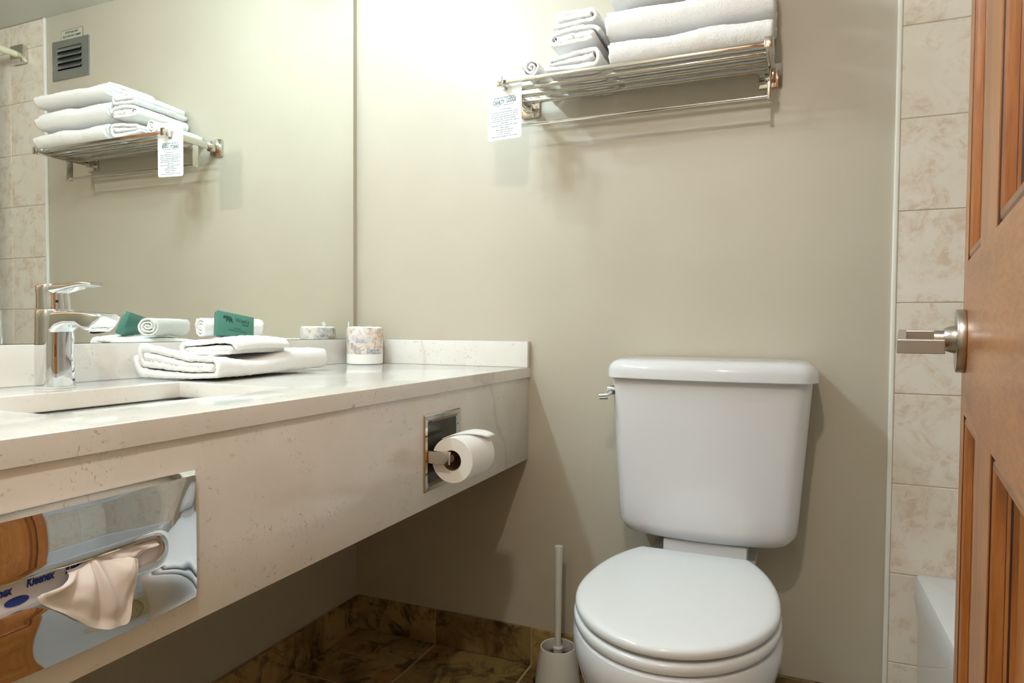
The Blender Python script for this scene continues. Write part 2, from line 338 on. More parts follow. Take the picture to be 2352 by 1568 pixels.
la = loft([sx(fx-0.010, HC+0.163, 0.016, 0.036, 0.007), sx(fx+0.020, HC+0.1645, 0.0145, 0.035, 0.006), sx(fx+0.040, HC+0.1660, 0.0100, 0.031, 0.004), sx(fx+0.060, HC+0.1685, 0.0085, 0.030, 0.004), sx(fx+0.078, HC+0.1710, 0.0095, 0.030, 0.004), sx(fx+0.096, HC+0.1705, 0.0070, 0.028, 0.0032), sx(fx+0.107, HC+0.1700, 0.0040, 0.024, 0.0019)])
link('lever_handle', la, CHROME, fa, auto=50)
# ------------------------------------------------------------------ cloth helpers
def spiral(w, h, t, turns, gap=0.0, start=0.0, sq=2.0):
    """flat rolled centre line, outside to inside, in a w x h box"""
    pts = []; n = int(turns*40)
    for i in range(n+1):
        a = start+2*math.pi*i/40; s_ = i/40.0
        W = w/2-t/2-(t+gap)*s_; H = h/2-t/2-(t+gap)*s_
        H = max(H, t*0.12)
        # racetrack: two straight runs joined by half circles of radius H
        ca, sa = math.cos(a), math.sin(a); L = max(W-H, 0.0)
        x = ca*H+(L if ca > 0 else -L)*min(1, abs(ca)*2.2) ; z = sa*H
        pts.append((x, z))
    return pts
def ribbon(path, t, length, nl, fn, wob=0.0006, seed=0, step=0.006):
    # resample
    P = [Vector((a, b, 0)) for a, b in path]; acc = [0]
    for a, b in zip(P, P[1:]): acc.append(acc[-1]+(b-a).length)
    n = max(8, int(acc[-1]/step)); Q = []; k = 0
    for i in range(n+1):
        s_ = acc[-1]*i/n
        while k < len(acc)-2 and acc[k+1] < s_: k += 1
        d = acc[k+1]-acc[k] or 1; Q.append(P[k].lerp(P[k+1], (s_-acc[k])/d))
    out = []; N = len(Q)
    for i in range(N):
        a = Q[max(0, i-1)]; b = Q[min(N-1, i+1)]; d = (b-a).normalized(); out.append(Vector((-d.y, d.x, 0)))
    loop = [Q[i]+out[i]*t/2 for i in range(N)]+[Q[-1]+(Q[-1]-Q[-2]).normalized()*t*0.4]+[Q[i]-out[i]*t/2 for i in range(N-1, -1, -1)]+[Q[0]+(Q[0]-Q[1]).normalized()*t*0.4]
    bm = bmesh.new(); rows = []
    for j in range(nl+1):
        s_ = j/nl; row = []
        e = 0.0
        for i, p in enumerate(loop):
            v = Vector((p.x, (s_-0.5)*length, p.y))
            if j in (0, nl): v.y += (noise.noise(Vector((p.x*60, p.y*60, seed+j)))*0.003)*(-1 if j == 0 else 1)
            nz = noise.noise_vector(v*95+Vector((seed, 0, 0)))*wob+noise.noise_vector(v*230+Vector((0, seed, 0)))*wob*1.3
            row.append(bm.verts.new(fn(v+nz)))
        rows.append(row)
    L = len(loop)
    for a, b in zip(rows, rows[1:]):
        for i in range(L): bm.faces.new((a[i], a[(i+1) % L], b[(i+1) % L], b[i]))
    for row in (rows[0], rows[-1]):
        for i in range(N-1):
            bm.faces.new((row[i], row[i+1], row[2*N-i-1], row[2*N-i]))
        bm.faces.new((row[N-1], row[N], row[N+1])); bm.faces.new((row[0], row[2*N], row[2*N+1]))
    return bm
def cloth(name, bm, label, cat, group=None):
    o = link(name, bm, TERRY, smooth=True); return tag(o, label, cat, group)
def placer(loc, rot=0.0, warp=None, swap=False):
    c_, s_ = math.cos(rot), math.sin(rot); L = Vector(loc)
    def fn(v):
        if warp: v = warp(v)
        if swap: v = Vector((v.y, v.x, v.z))
        return Vector((L.x+v.x*c_-v.y*s_, L.y+v.x*s_+v.y*c_, L.z+v.z))
    return fn
# ------------------------------------------------------------------ shelf rack
rk = thing('towel_rack', (0.872, 0, 1.53), 'polished wall rack of thin bars with a towel bar below, above the toilet', 'towel rack')
RX0, RX1, RZ = 0.5672, 1.1768, 1.530
for xx in (RX0, RX1):
    p = link('wall_plate', B(xx-0.026, xx+0.026, -0.010, -0.0005, 1.503, 1.560, bev=0.003), POLN, rk, auto=30)
    link('post', B(xx-0.012, xx+0.012, -0.034, -0.009, 1.515, 1.548, bev=0.002), POLN, p, auto=30)
    link('side_frame', B(xx-0.0045, xx+0.0045, -0.207, -0.030, RZ-0.011, RZ+0.010, bev=0.001), POLN, rk, auto=30)
    a_ = link('drop_arm', B(xx-0.0035, xx+0.0035, -0.104, -0.082, 1.449, RZ-0.011, bev=0.001), POLN, rk, auto=30)
for yb in (-0.202, -0.152, -0.102, -0.052):
    link('shelf_bar', B(RX0, RX1, yb-(0.0045 if yb < -0.2 else 0.0070), yb+(0.0045 if yb < -0.2 else 0.0070), RZ-0.004, RZ+0.0045, bev=0.0012), POLN, rk, auto=40)
for xx in (RX0, RX1): link('end_cap', B(xx-0.008, xx+0.008, -0.214, -0.2065, RZ-0.0125, RZ+0.0115, bev=0.002), POLN, rk, auto=30)
link('towel_bar', tube((RX0, -0.093, 1.457), (RX1, -0.093, 1.457), 0.0042, n=14), POLN, rk, auto=40)
# bath towels
ST = RZ+0.0045
def warp_bath(k, dz, amp):
    def f_(v):
        x = v.y; sag = amp*noise.noise(Vector((x*7+k*5, 0.3, k)))+amp*0.5*noise.noise(Vector((x*15, v.x*8, k*3)))
        h = max(0, v.z+0.036)/0.072
        return Vector((v.x+0.004*noise.noise(Vector((x*9, k, 2))), v.y, v.z+sag*h+dz*x*h))
    return f_
gB = 'large folded bath towels on the rack'
bath = [('thick white folded bath towel at the bottom of the large stack on the rack', 0.066, 0.350, 0.006, 0.0),
        ('thick white folded bath towel in the middle of the large stack on the rack', 0.074, 0.362, 0.003, 0.006),
        ('thick white folded bath towel on top of the large stack on the rack', 0.060, 0.350, 0.006, 0.003)]
z = ST
for k, (lb, h, ln, xo, yo) in enumerate(bath):
    bm = ribbon(spiral(0.200, h, 0.0115, 2.7, 0.0004, start=math.pi*0.95 if k != 1 else math.pi), 0.0112, ln, 64,
                placer((1.004+xo, -0.112+yo, z+h/2), 0, warp_bath(k, 0.0, 0.010), swap=True), 0.0009, k*7)
    cloth('bath_towel', bm, lb, 'towel', gB); z += h+0.0005
# hand towels, folded ends to the front
gH = 'folded hand towels on the rack'
z = ST
for k, (lb, w_, h, cx_, tn) in enumerate([('white folded hand towel at the bottom of the small stack on the rack', 0.150, 0.052, 0.7455, 1.5),
                                 ('white folded hand towel in the middle of the small stack, between two others', 0.138, 0.048, 0.7485, 1.7),
                                 ('white folded hand towel topping the small stack, its loose loop open at the front', 0.126, 0.046, 0.7510, 1.4)]):
    def wp(v, k=k, w_=w_):
        t_ = (v.x/w_)
        return Vector((v.x+0.003*noise.noise(Vector((v.y*12, k, 0))), v.y, v.z*(1+0.10*math.sin(t_*5+k*2))+0.004*math.sin(t_*3.1+k)*(1 if v.z > 0 else 0)-0.05*max(0, v.y-0.03)*(k*0.5)))
    bm = ribbon(spiral(w_, h, 0.0105, tn, 0.0045, start=math.pi*(1.2 if k != 1 else 0.1)), 0.0100, 0.190, 34, placer((cx_, -0.106, z+h/2+0.001), 0.0, wp), 0.0010, 20+k*3, 0.005)
    cloth('hand_towel', bm, lb, 'towel', gH); z += h+(0.001 if k else -0.001)
bm = ribbon(spiral(0.049, 0.051, 0.0050, 2.4, 0.0040, start=math.pi*0.9), 0.0044, 0.175, 30, placer((0.6400, -0.105, ST+0.0260), 0.0), 0.0007, 50, 0.004)
cloth('washcloth', bm, 'small white rolled washcloth at the left end of the rack', 'washcloth')
# hanging tag on the rack corner
tg = thing('door_hanger_tag', (0.568, -0.184, 1.50), 'white printed card hanging by its hole from the left front corner of the rack', 'tag')
TW, TH = 0.0960, 0.1665
TM = basis((0.5675, -0.1835, 1.4810), (0.0955, -0.011, 0), (0, 0, 1))
out = rrect(TW, TH, 0.007, 8); nO = len(out); hc = (0.0, 0.0485)
# sort outline by angle around the hole and bridge to hole circle
bm = bmesh.new()
front = []
angs = [math.atan2(q-hc[1], p-hc[0]) for p, q in out]
for zz in (0.0004, -0.0004):
    O_ = [bm.verts.new(TM @ Vector((p, q, zz))) for p, q in out]; I_ = [bm.verts.new(TM @ Vector((hc[0]+0.0165*math.cos(a), hc[1]+0.0165*math.sin(a), zz))) for a in angs]; front.append((O_, I_))
    for i in range(nO): bm.faces.new((O_[i], O_[(i+1) % nO], I_[(i+1) % nO], I_[i]))
for a, b in ((0, 0), (1, 1)):
    A, Bq = front[0][a], front[1][a]
    for i in range(nO): bm.faces.new((A[i], A[(i+1) % nO], Bq[(i+1) % nO], Bq[i]))
link('card', bm, CARD, tg)
def tagline(s, yy, size, mt=INK, xx=0.0, shear=0, bold=0.0, wide=1.0): return text_mesh('printed_line', s, size, TM @ Matrix.Translation((xx, yy, 0.0007)) @ Matrix.Diagonal((wide, 1, 1, 1)), mt, tg, 0.0001, 'CENTER', shear, bold)
lg = [tagline('CAHILTY', 0.0085, 0.0145, xx=-0.0165, bold=0.0004, wide=0.55), tagline('LODGE', 0.0110, 0.0145, xx=0.0190, bold=0.0004, wide=0.55), tagline('At the Sun Peaks Resort', 0.0200, 0.0060, bold=0.0001), tagline('ALPINE ACCOMMODATION', 0.0010, 0.0042)]
q = join_meshes('printed_logo', lg)
lines = ['To our valued guests', 'If you wish to be environmentally friendly', 'and conserve our resources by reusing', 'your towels please hang them on the rack', 'to be used again and we will be glad', 'to leave them for you rather than replace', 'them daily', 'Should you wish to receive fresh towels', 'please simply', 'leave them in the bath tub', 'or shower and we will', 'be sure to replace', 'Thank you for helping our environment']
ls = []
for i, s in enumerate(lines):
    ls.append(tagline(s, -0.0085-0.0054*i-(0.0015 if i > 0 else 0), 0.0046))
join_meshes('printed_text', ls)
# ------------------------------------------------------------------ vent and sticker (seen in the mirror)
vx0, vx1, vz0, vz1 = 1.195, 1.399, 1.865, 2.0105
ve = thing('wall_vent', (1.297, 0, 1.94), 'grey louvred vent high on the back wall, seen in the mirror', 'vent')
ix0, ix1, iz0, iz1 = 1.234, 1.369, 1.8985, 1.985
bm = bmesh.new()
for a in ((vx0, vx1, iz1, vz1), (vx0, vx1, vz0, iz0), (vx0, ix0, iz0, iz1), (ix1, vx1, iz0, iz1)): box(bm, a[0], a[1], -0.0060, -0.0005, a[2], a[3])
link('vent_frame', bm, STEEL, ve); link('duct_mouth', B(ix0, ix1, -0.0030, -0.0007, iz0, iz1), VENTD, ve)
for k in range(4):
    zc = iz0+(k+0.55)*(iz1-iz0)/4
    link('louvre', B(ix0, ix1, -0.0005, 0.0005, -0.0095, 0.0095, mtx=Matrix.Translation((0, -0.0072, zc)) @ Matrix.Rotation(math.radians(-28), 4, 'X')), STEEL, ve)
st = thing('printed_sticker', (1.293, 0, 2.03), 'small bordered notice sticker right above the wall vent', 'sticker')
link('border', B(1.2315, 1.3545, -0.0010, -0.0004, 2.0110, 2.0490), BORD, st); link('face', B(1.2335, 1.3525, -0.0014, -0.0009, 2.0110, 2.0470), STICK, st)
SM = lambda zz: basis((1.2930, -0.0016, zz), (1, 0, 0), (0, 0, 1))
join_meshes('printed_text', [text_mesh('a', 'THIS HEATER IS', 0.0108, SM(2.0372), INKK, st, 0.0001, bold=0.0002), text_mesh('a', 'TIMER CONTROLLED', 0.0108, SM(2.0235), INKK, st, 0.0001, bold=0.0002)])
# ------------------------------------------------------------------ shower rod
ro = thing('shower_rod', (1.575, 0, 1.985), 'cream shower curtain rod with a square metal bracket on the tiles, seen in the mirror', 'shower rod')
link('bracket', B(1.538, 1.612, -0.032, -0.0085, 1.952, 2.020, bev=0.004), POLN, ro, auto=30)
link('rod', tube((1.575, -0.030, 1.985), (1.575, -1.554, 1.985), 0.0125, n=28), CREAMR, ro, auto=40)
# ------------------------------------------------------------------ bathtub
tb = thing('bathtub', (1.87, -0.78, 0), 'white bathtub with a low outer wall, behind the door edge', 'bathtub')
TXO, TZ = 1.494, 0.394
def tring(x0, x1, y0, y1, z_, rad): return [((x0+x1)/2+a, (y0+y1)/2+b, z_) for a, b in rrect(x1-x0, y1-y0, rad, 8)]
tl = loft([tring(TXO+0.012, XR-0.004, -1.55, -0.010, 0.0, 0.02), tring(TXO+0.008, XR-0.004, -1.55, -0.010, 0.30, 0.02), tring(TXO, XR-0.003, -1.552, -0.0095, 0.345, 0.022), tring(TXO, XR-0.003, -1.552, -0.0095, TZ-0.012, 0.022), tring(TXO+0.004, XR-0.006, -1.549, -0.0125, TZ-0.002, 0.02), tring(TXO+0.012, XR-0.012, -1.541, -0.020, TZ, 0.02),
           tring(TXO+0.060, XR-0.05, -1.47, -0.085, TZ, 0.07), tring(TXO+0.072, XR-0.06, -1.455, -0.098, TZ-0.010, 0.08), tring(TXO+0.11, XR-0.10, -1.40, -0.16, 0.12, 0.12), tring(TXO+0.17, XR-0.16, -1.33, -0.23, 0.08, 0.12)])
link('tub_shell', tl, CERAM, tb, auto=35)
# ------------------------------------------------------------------ toilet
to = thing('toilet', (1.055, -0.4, 0), 'white two-piece toilet with its lid closed', 'toilet')
def plan(cx_, hw, yb, yf, bow, rad, z_, nb=28):
    """tank section: flat back, bowed front, rounded corners"""
    pts = []
    for i in range(nb+1):                       # front, right to left
        s_ = 1-2*i/nb; e = 1-(max(0, abs(s_)-(1-rad/hw))/(rad/hw))**2.3 if abs(s_) > 1-rad/hw else 1
        e = max(e, 0)**0.5
        pts.append((cx_+s_*hw, yf+bow*(s_*s_)+(1-e)*rad, z_))
    pts += [(cx_-hw, (yf+yb)/2+0.03, z_), (cx_-hw, yb-0.01, z_), (cx_-hw+0.008, yb, z_), (cx_, yb, z_), (cx_+hw-0.008, yb, z_), (cx_+hw, yb-0.01, z_), (cx_+hw, (yf+yb)/2+0.03, z_)]
    return pts
TC = 1.0610
def tk(z_, ins=0.0):
    s_ = (z_-0.445)/(0.815-0.445); hw = 0.1960+0.0235*s_; yf = -0.193-0.012*s_
    return plan(TC-0.007+0.004*s_, hw-ins, -0.016, yf+ins, 0.026, 0.035, z_)
rings = [tk(0.4455, 0.070), tk(0.4462, 0.046), tk(0.4490, 0.030), tk(0.4540, 0.0185), tk(0.4620, 0.0095), tk(0.4730, 0.0035), tk(0.4860, 0.0005)]+[tk(0.49+0.33*i/10) for i in range(1, 11)]
link('tank', loft(rings), CERAM, to, auto=50)
def ld(z_, ins): return plan(TC-0.0015, 0.2295-ins, -0.010, -0.222+ins, 0.028, 0.034, z_)
link('tank_lid', loft([ld(0.8175, 0.010), ld(0.8180, 0.0025), ld(0.8200, 0), ld(0.8380, 0.0005), ld(0.8480, 0.004), ld(0.8550, 0.010), ld(0.8600, 0.020), ld(0.8620, 0.036), ld(0.8628, 0.08)]), CERAM, to, auto=50)
fh = link('flush_handle', tube((0.856, -0.150, 0.786), (0.829, -0.150, 0.786), 0.0118, n=28), CHROME, to, auto=40)
bm = tube((0.838, -0.150, 0.783), (0.829, -0.180, 0.776), 0.0075, 0.0065, n=18); tube((0.836, -0.182, 0.7755), (0.817, -0.187, 0.7740), 0.0092, 0.0092, n=20, bm=bm)
link('lever_arm', bm, CHROME, fh, auto=40)
BC = 1.0420
def egg(hw, yb, ym, yf, z_, n=72, back=0.33, cut=None, p=2.0):
    pts = []
    for i in range(n):
        a = 2*math.pi*i/n; cx_, sy_ = math.cos(a), math.sin(a)
        x = BC+hw*(abs(cx_)**(2/p))*(1 if cx_ > 0 else -1)
        y = ym+(sy_*(yb-ym) if sy_ > 0 else -abs(sy_)**(2/p)*(ym-yf))
        pts.append([x, y, z_])
    return pts
def lidring(z_, ins):
    pts = []
    YM, YB, A_, BF, BB = -0.455, -0.214, 0.1820-ins, 0.232-ins, 0.312-ins
    a0 = math.asin(min(1, (YB-YM-ins)/BB)); n = 96
    for i in range(n+1):
        a = math.pi-a0+(math.pi+2*a0)*i/n; pts.append((BC+A_*math.cos(a), YM+(BB if math.sin(a) > 0 else BF)*math.sin(a), z_))
    return pts
# lid, seat
dz_ = 0.004
link('seat_lid', loft([lidring(0.4265, 0.004), lidring(0.4275, 0.0015), lidring(0.431, 0), lidring(0.4375, 0.0005), lidring(0.4410, 0.003), lidring(0.4430, 0.008), lidring(0.4440, 0.016), lidring(0.4448, 0.06)]), SEATM, to, auto=45)
def ring_seat(z_, i_): 
    return lidring(z_, i_)
link('seat', loft([ring_seat(0.4020, 0.002), ring_seat(0.4030, 0), ring_seat(0.4060, -0.002), ring_seat(0.4160, -0.002), ring_seat(0.4195, 0.0005), ring_seat(0.4205, 0.005), ring_seat(0.4205, 0.045), ring_seat(0.4020, 0.045)], True, True), SEATM, to, auto=45)
for dx, yy in ((-0.095, -0.590), (0.095, -0.590), (-0.14, -0.36), (0.14, -0.36)):
    link('lid_bumper', B(BC+dx-0.012, BC+dx+0.012, yy-0.012, yy+0.012, 0.4200, 0.4272, bev=0.002), SEATM, to)
for dx in (-0.075, 0.075): link('hinge_cap', B(BC+dx-0.022, BC+dx+0.022, -0.212, -0.190, 0.400, 0.425, bev=0.006, seg=3), SEATM, to, auto=30)
def bowl(hw, yb, ym, yf, z_): return [tuple(q) for q in egg(hw, yb, ym, yf, z_)]
bw = [bowl(0.100, -0.12, -0.36, -0.60, 0.0), bowl(0.102, -0.12, -0.36, -0.605, 0.02), bowl(0.096, -0.12, -0.36, -0.585, 0.06), bowl(0.100, -0.12, -0.37, -0.585, 0.12), bowl(0.122, -0.13, -0.39, -0.610, 0.19), bowl(0.150, -0.15, -0.42, -0.645, 0.25), bowl(0.174, -0.17, -0.44, -0.676, 0.31), bowl(0.185, -0.19, -0.45, -0.693, 0.355), bowl(0.186, -0.19, -0.45, -0.696, 0.385), bowl(0.182, -0.19, -0.45, -0.692, 0.3965), bowl(0.172, -0.195, -0.45, -0.680, 0.3995), bowl(0.12, -0.20, -0.45, -0.62, 0.400)]
bo = link('bowl', loft(bw), CERAM, to, auto=50)
dk = loft([[(BC+0.006+a, -0.125+b, z_) for a, b in rrect(w2, d2, 0.03, 8)] for z_, w2, d2 in ((0.20, 0.17, 0.20), (0.33, 0.20, 0.215), (0.385, 0.238, 0.228), (0.4020, 0.242, 0.230), (0.4080, 0.236, 0.224), (0.4100, 0.222, 0.21))])
link('bowl_deck', dk, CERAM, bo, auto=40)
link('tank_gasket', lathe([(0.05, 0.4085), (0.05, 0.450)], (TC, -0.085, 0)), BLACK, to)
link('tank_foot', B(TC-0.095, TC+0.090, -0.165, -0.03, 0.4098, 0.4495, bev=0.006), CERAM, to, auto=30)
# ------------------------------------------------------------------ toilet brush
tbx, tby = 0.6860, -0.0860
br = thing('toilet_brush', (tbx, tby, 0), 'white toilet brush standing in a white cup, left of the toilet', 'toilet brush')
link('holder', lathe([(0.052, 0.001), (0.0585, 0.001), (0.0585, 0.012), (0.0555, 0.040), (0.0500, 0.080), (0.0462, 0.104), (0.0452, 0.1075), (0.0432, 0.1085), (0.0412, 0.1070), (0.0408, 0.100), (0.046, 0.06), (0.05, 0.008), (0.001, 0.008)], (tbx, tby, 0)), PLAST, br, auto=40)
link('foot_notch', B(tbx-0.060, tbx-0.046, tby-0.020, tby-0.002, 0.0008, 0.016), BLACK, br)
link('handle', lathe([(0.004, 0.100), (0.0135, 0.102), (0.0140, 0.1045), (0.0125, 0.107), (0.0085, 0.1085), (0.0085, 0.14), (0.0092, 0.25), (0.0108, 0.355), (0.0112, 0.3665), (0.0104, 0.3690), (0.001, 0.3692)], (tbx, tby, 0), n=32), PLAST, br, auto=40)
link('brush_collar', lathe([(0.0115, 0.090), (0.0115, 0.099), (0.0128, 0.0995), (0.0128, 0.101)], (tbx, tby, 0), n=32), PLAST, br, auto=40)
bm = bmesh.new(); rnd = random.Random(3)
for i in range(520):
    a = rnd.uniform(0, 6.283); z_ = rnd.uniform(0.035, 0.090); L = rnd.uniform(0.029, 0.038); up = rnd.uniform(-0.004, 0.010)
    d = Vector((math.cos(a), math.sin(a), 0)); p = Vector((tbx, tby, z_))+d*0.008; q = Vector((tbx, tby, z_+up))+d*L; s_ = Vector((-d.y, d.x, 0))*0.0009; t_ = Vector((0, 0, 0.0009))
    vs = [bm.verts.new(x_) for x_ in (p+s_, p-s_, p+t_, q)]; bm.faces.new((vs[0], vs[1], vs[3])); bm.faces.new((vs[1], vs[2], vs[3])); bm.faces.new((vs[2], vs[0], vs[3]))
bo_ = link('bristles', bm, BLACK, br); bo_['kind'] = 'stuff'
link('brush_core', tube((tbx, tby, 0.02), (tbx, tby, 0.092), 0.010, n=16), BLACK, br)
# ------------------------------------------------------------------ recessed paper holder
XA = D_-0.004
ph = thing('toilet_paper_holder', (XA, -0.49, 0.68), 'recessed square metal toilet paper holder set in the vanity apron', 'paper holder')
py0, py1, pz0, pz1 = -0.566, -0.4135, 0.604, 0.7575
pc = ((py0+py1)/2, (pz0+pz1)/2)
def pr(w2, h2, rad, x_): return [(x_, pc[0]+a, pc[1]+b) for a, b in rrect(w2, h2, rad, 5)]
W2, H2 = py1-py0, pz1-pz0
link('frame_plate', loft([pr(W2, H2, 0.002, XA+0.0003), pr(W2, H2, 0.002, XA+0.0022), pr(W2-0.003, H2-0.003, 0.002, XA+0.0042), pr(W2-0.020, H2-0.020, 0.003, XA+0.0046), pr(W2-0.030, H2-0.032, 0.005, XA+0.0012), pr(W2-0.032, H2-0.034, 0.005, XA+0.0004)], False, False), POLN, ph, auto=25)
# no pocket cut: a flat plate with the recess shade in its dark colour
cup = loft([pr(W2-0.032, H2-0.034, 0.005, XA+0.0006), pr(W2-0.034, H2-0.036, 0.006, XA+0.0003)], True, False)
PSHADE = simple('recess_shade_metal', (0.10, 0.09, 0.08), 0.2, 1.0)
link('recess_shade_plate', loft([pr(W2-0.031, H2-0.033, 0.005, XA+0.0010), pr(W2-0.033, H2-0.035, 0.006, XA+0.0006)], True, True), PSHADE, ph)
cup.free()
rx, rz = 0.6160, 0.6690
for y0_, y1_ in ((-0.560, -0.549), (-0.431, -0.420)):
    link('arm', B(XA+0.0010, rx+0.004, y0_, y1_, rz+0.000-0.006, rz+0.019, bev=0.002), POLN, ph, auto=30)
link('spindle', tube((rx, -0.549, rz+0.006), (rx, -0.431, rz+0.006), 0.0088, n=24), POLN, ph, auto=40)
tr = thing('toilet_paper_roll', (rx, -0.49, rz), 'white toilet paper roll on the holder, its loose end folded to a point', 'toilet paper')
RR = 0.0455
link('paper', lathe([(0.0195, -0.541), (RR-0.001, -0.541), (RR, -0.540), (RR, -0.438), (RR-0.001, -0.437), (0.0195, -0.437)], (rx, 0, rz), (0, 1, 0), 72, caps=False), PAPER, tr, auto=40)
link('cardboard_core', lathe([(0.0196, -0.5412), (0.0205, -0.5412), (0.0205, -0.4368), (0.0196, -0.4368), (0.0190, -0.46), (0.0190, -0.52)], (rx, 0, rz), (0, 1, 0), 48, caps=False), CORE, tr, auto=40)
bm = bmesh.new()                                # folded point of the loose sheet
def cyl(a, y_, rr): return (rx+rr*math.sin(a), y_, rz+rr*math.cos(a))
rows = []
for i in range(13):
    s_ = i/12; a = -0.5+1.35*s_; yl = -0.540+0.078*s_**0.9; yr = -0.438+0.014*min(1, s_*1.2)
    lift = 0.0010+0.020*max(0, s_-0.45)**1.5; rows.append([bm.verts.new(cyl(a, yl+(yr-yl)*t_/4, RR+lift+0.0015*math.sin(math.pi*t_/4))) for t_ in range(5)])
for a, b in zip(rows, rows[1:]):
    for i in range(4): bm.faces.new((a[i], a[i+1], b[i+1], b[i]))
o = link('folded_sheet', bm, PAPER, tr, smooth=True)
md = o.modifiers.new('s', 'SOLIDIFY'); md.thickness = 0.0012; md.offset = 1
# ------------------------------------------------------------------ tissue dispenser
td = thing('tissue_dispenser', (XA, -1.25, 0.68), 'mirror-bright metal tissue dispenser plate set in the vanity apron', 'tissue dispenser')
ty0, ty1, tz0, tz1 = -1.405, -1.1030, 0.5995, 0.7575
tcy, tcz = (ty0+ty1)/2, (tz0+tz1)/2
NA = 96
def tring2(w2, h2, rad, x_, cy_=tcy, cz_=tcz):
    """resample a rounded rectangle by even arc length so rings bridge cleanly"""
    P = [Vector((a, b)) for a, b in rrect(w2, h2, rad, 10)]; P.append(P[0]); acc = [0]
    for a, b in zip(P, P[1:]): acc.append(acc[-1]+(b-a).length)
    out_ = []; k = 0
    # cast by angle of a stretched ellipse for stable correspondence
    for i in range(NA):
        th = 2*math.pi*i/NA; d = Vector((math.cos(th)*w2, math.sin(th)*h2)); best = None
        for a, b in zip(P, P[1:]):
            e = b-a; den = d.x*e.y-d.y*e.x
            if abs(den) < 1e-12: continue
            t_ = (a.x*e.y-a.y*e.x)/den; s_ = (a.x*d.y-a.y*d.x)/den
            if t_ > 0 and -1e-6 <= s_ <= 1+1e-6: best = d*t_; break
        out_.append((x_, cy_+best.x, cz_+best.y))
    return out_
WW, HH = ty1-ty0, tz1-tz0
SW, SH, SCY, SCZ = 0.190, 0.0275, -1.2530, 0.6815
rgs = [tring2(WW, HH, 0.003, XA+0.0003), tring2(WW, HH, 0.003, XA+0.0030), tring2(WW-0.002, HH-0.002, 0.003, XA+0.0042), tring2(WW-0.008, HH-0.010, 0.004, XA+0.0050), tring2(WW-0.012, HH-0.016, 0.005, XA+0.0050)]
import itertools
a_, b_ = (WW-0.012, HH-0.016), (SW+0.012, SH+0.012)
for i in range(1, 15):
    s_ = i/15; w2 = a_[0]+(b_[0]-a_[0])*s_; h2 = a_[1]+(b_[1]-a_[1])*s_; rad = 0.005+(b_[1]/2*0.98-0.005)*s_**0.8
    rgs.append(tring2(w2, h2, min(rad, h2/2*0.99), XA+0.0050+0.0030*math.sin(s_*math.pi*0.5)**1.5, tcy+(SCY-tcy)*s_, tcz+(SCZ-tcz)*s_))
rgs += [tring2(SW+0.004, SH+0.004, SH/2, XA+0.0083, SCY, SCZ), tring2(SW, SH, SH/2*0.99, XA+0.0074, SCY, SCZ), tring2(SW-0.001, SH-0.001, SH/2*0.97, XA-0.0010, SCY, SCZ)]
def convex(p):
    k = max(0.0, 1-((p[1]-tcy)/(WW/2))**2)
    return (p[0]+0.0095*k+0.008*(p[1]-ty0), p[1], p[2])
rgs = [[(convex(p) if i > 2 else p) for p in g_] for i, g_ in enumerate(rgs)]
link('cover_plate', loft(rgs, False, False), CHROME, td, auto=35)
tx_ = thing('tissue_box', (XA, -1.25, 0.68), 'pale tissue box with blue lettering inside the dispenser slot', 'tissue box')
link('box_front', B(XA+0.0064, XA+0.0088, ty0+0.045, ty1-0.040, 0.6665, 0.6975), BOXC, tx_)
def KM(y_, z_, rot=0.0): return basis((XA+0.0092, y_, z_), (0, math.cos(rot), math.sin(rot)), (0, -math.sin(rot), math.cos(rot)))
kk = [text_mesh('a', 'Kleenex', 0.0112, KM(y_, z_, 0.02) @ Matrix.Diagonal((0.66, 1, 1, 1)), BLUE, tx_, 0.00012, shear=0.2, bold=0.0005) for y_, z_ in ((-1.3230, 0.6868), (-1.2855, 0.6890), (-1.2500, 0.6895), (-1.2150, 0.6897))]
join_meshes('printed_text', kk)
el = lathe([(0.0001, 0), (0.0085, 0), (0.0085, 0.0003), (0.0001, 0.0003)], (0, 0, 0), (1, 0, 0), 28)
bmesh.ops.scale(el, vec=(1, 1.25, 0.5), verts=el.verts); bmesh.ops.translate(el, vec=(XA+0.0089, -1.3060, 0.6755), verts=el.verts)
link('printed_oval', el, BLUE, tx_)
# protruding tissue: a pinched fan
ti = thing('tissue', (XA+0.012, -1.235, 0.69), 'white tissue pulled out of the dispenser slot and hanging down', 'tissue')
bot = [(-1.2995, 0.6800), (-1.2970, 0.6735), (-1.2880, 0.6650), (-1.2775, 0.6565), (-1.2690, 0.6485), (-1.2600, 0.6405), (-1.2510, 0.6320), (-1.2410, 0.6255), (-1.2330, 0.6215), (-1.2250, 0.6196), (-1.2180, 0.6186), (-1.2110, 0.6190), (-1.2070, 0.6300), (-1.2040, 0.6430), (-1.2010, 0.6580), (-1.1985, 0.6735), (-1.1985, 0.6830)]
top = [(-1.2640, 0.6880), (-1.2580, 0.6885), (-1.2530, 0.6890), (-1.2495, 0.6900), (-1.2470, 0.6910), (-1.2450, 0.6920), (-1.2435, 0.6928), (-1.2420, 0.6934), (-1.2405, 0.6938), (-1.2390, 0.6938), (-1.2370, 0.6935), (-1.2340, 0.6925), (-1.2300, 0.6905), (-1.2250, 0.6885), (-1.2190, 0.6870), (-1.2120, 0.6865), (-1.2050, 0.6860)]
def cat(pts, s_):
    k = min(int(s_*(len(pts)-1)), len(pts)-2); t_ = s_*(len(pts)-1)-k
    p = [Vector(pts[max(0, min(len(pts)-1, q))]) for q in (k-1, k, k+1, k+2)]
    return 0.5*((2*p[1])+(p[2]-p[0])*t_+(2*p[0]-5*p[1]+4*p[2]-p[3])*t_*t_+(3*p[1]-p[0]-3*p[2]+p[3])*t_**3)
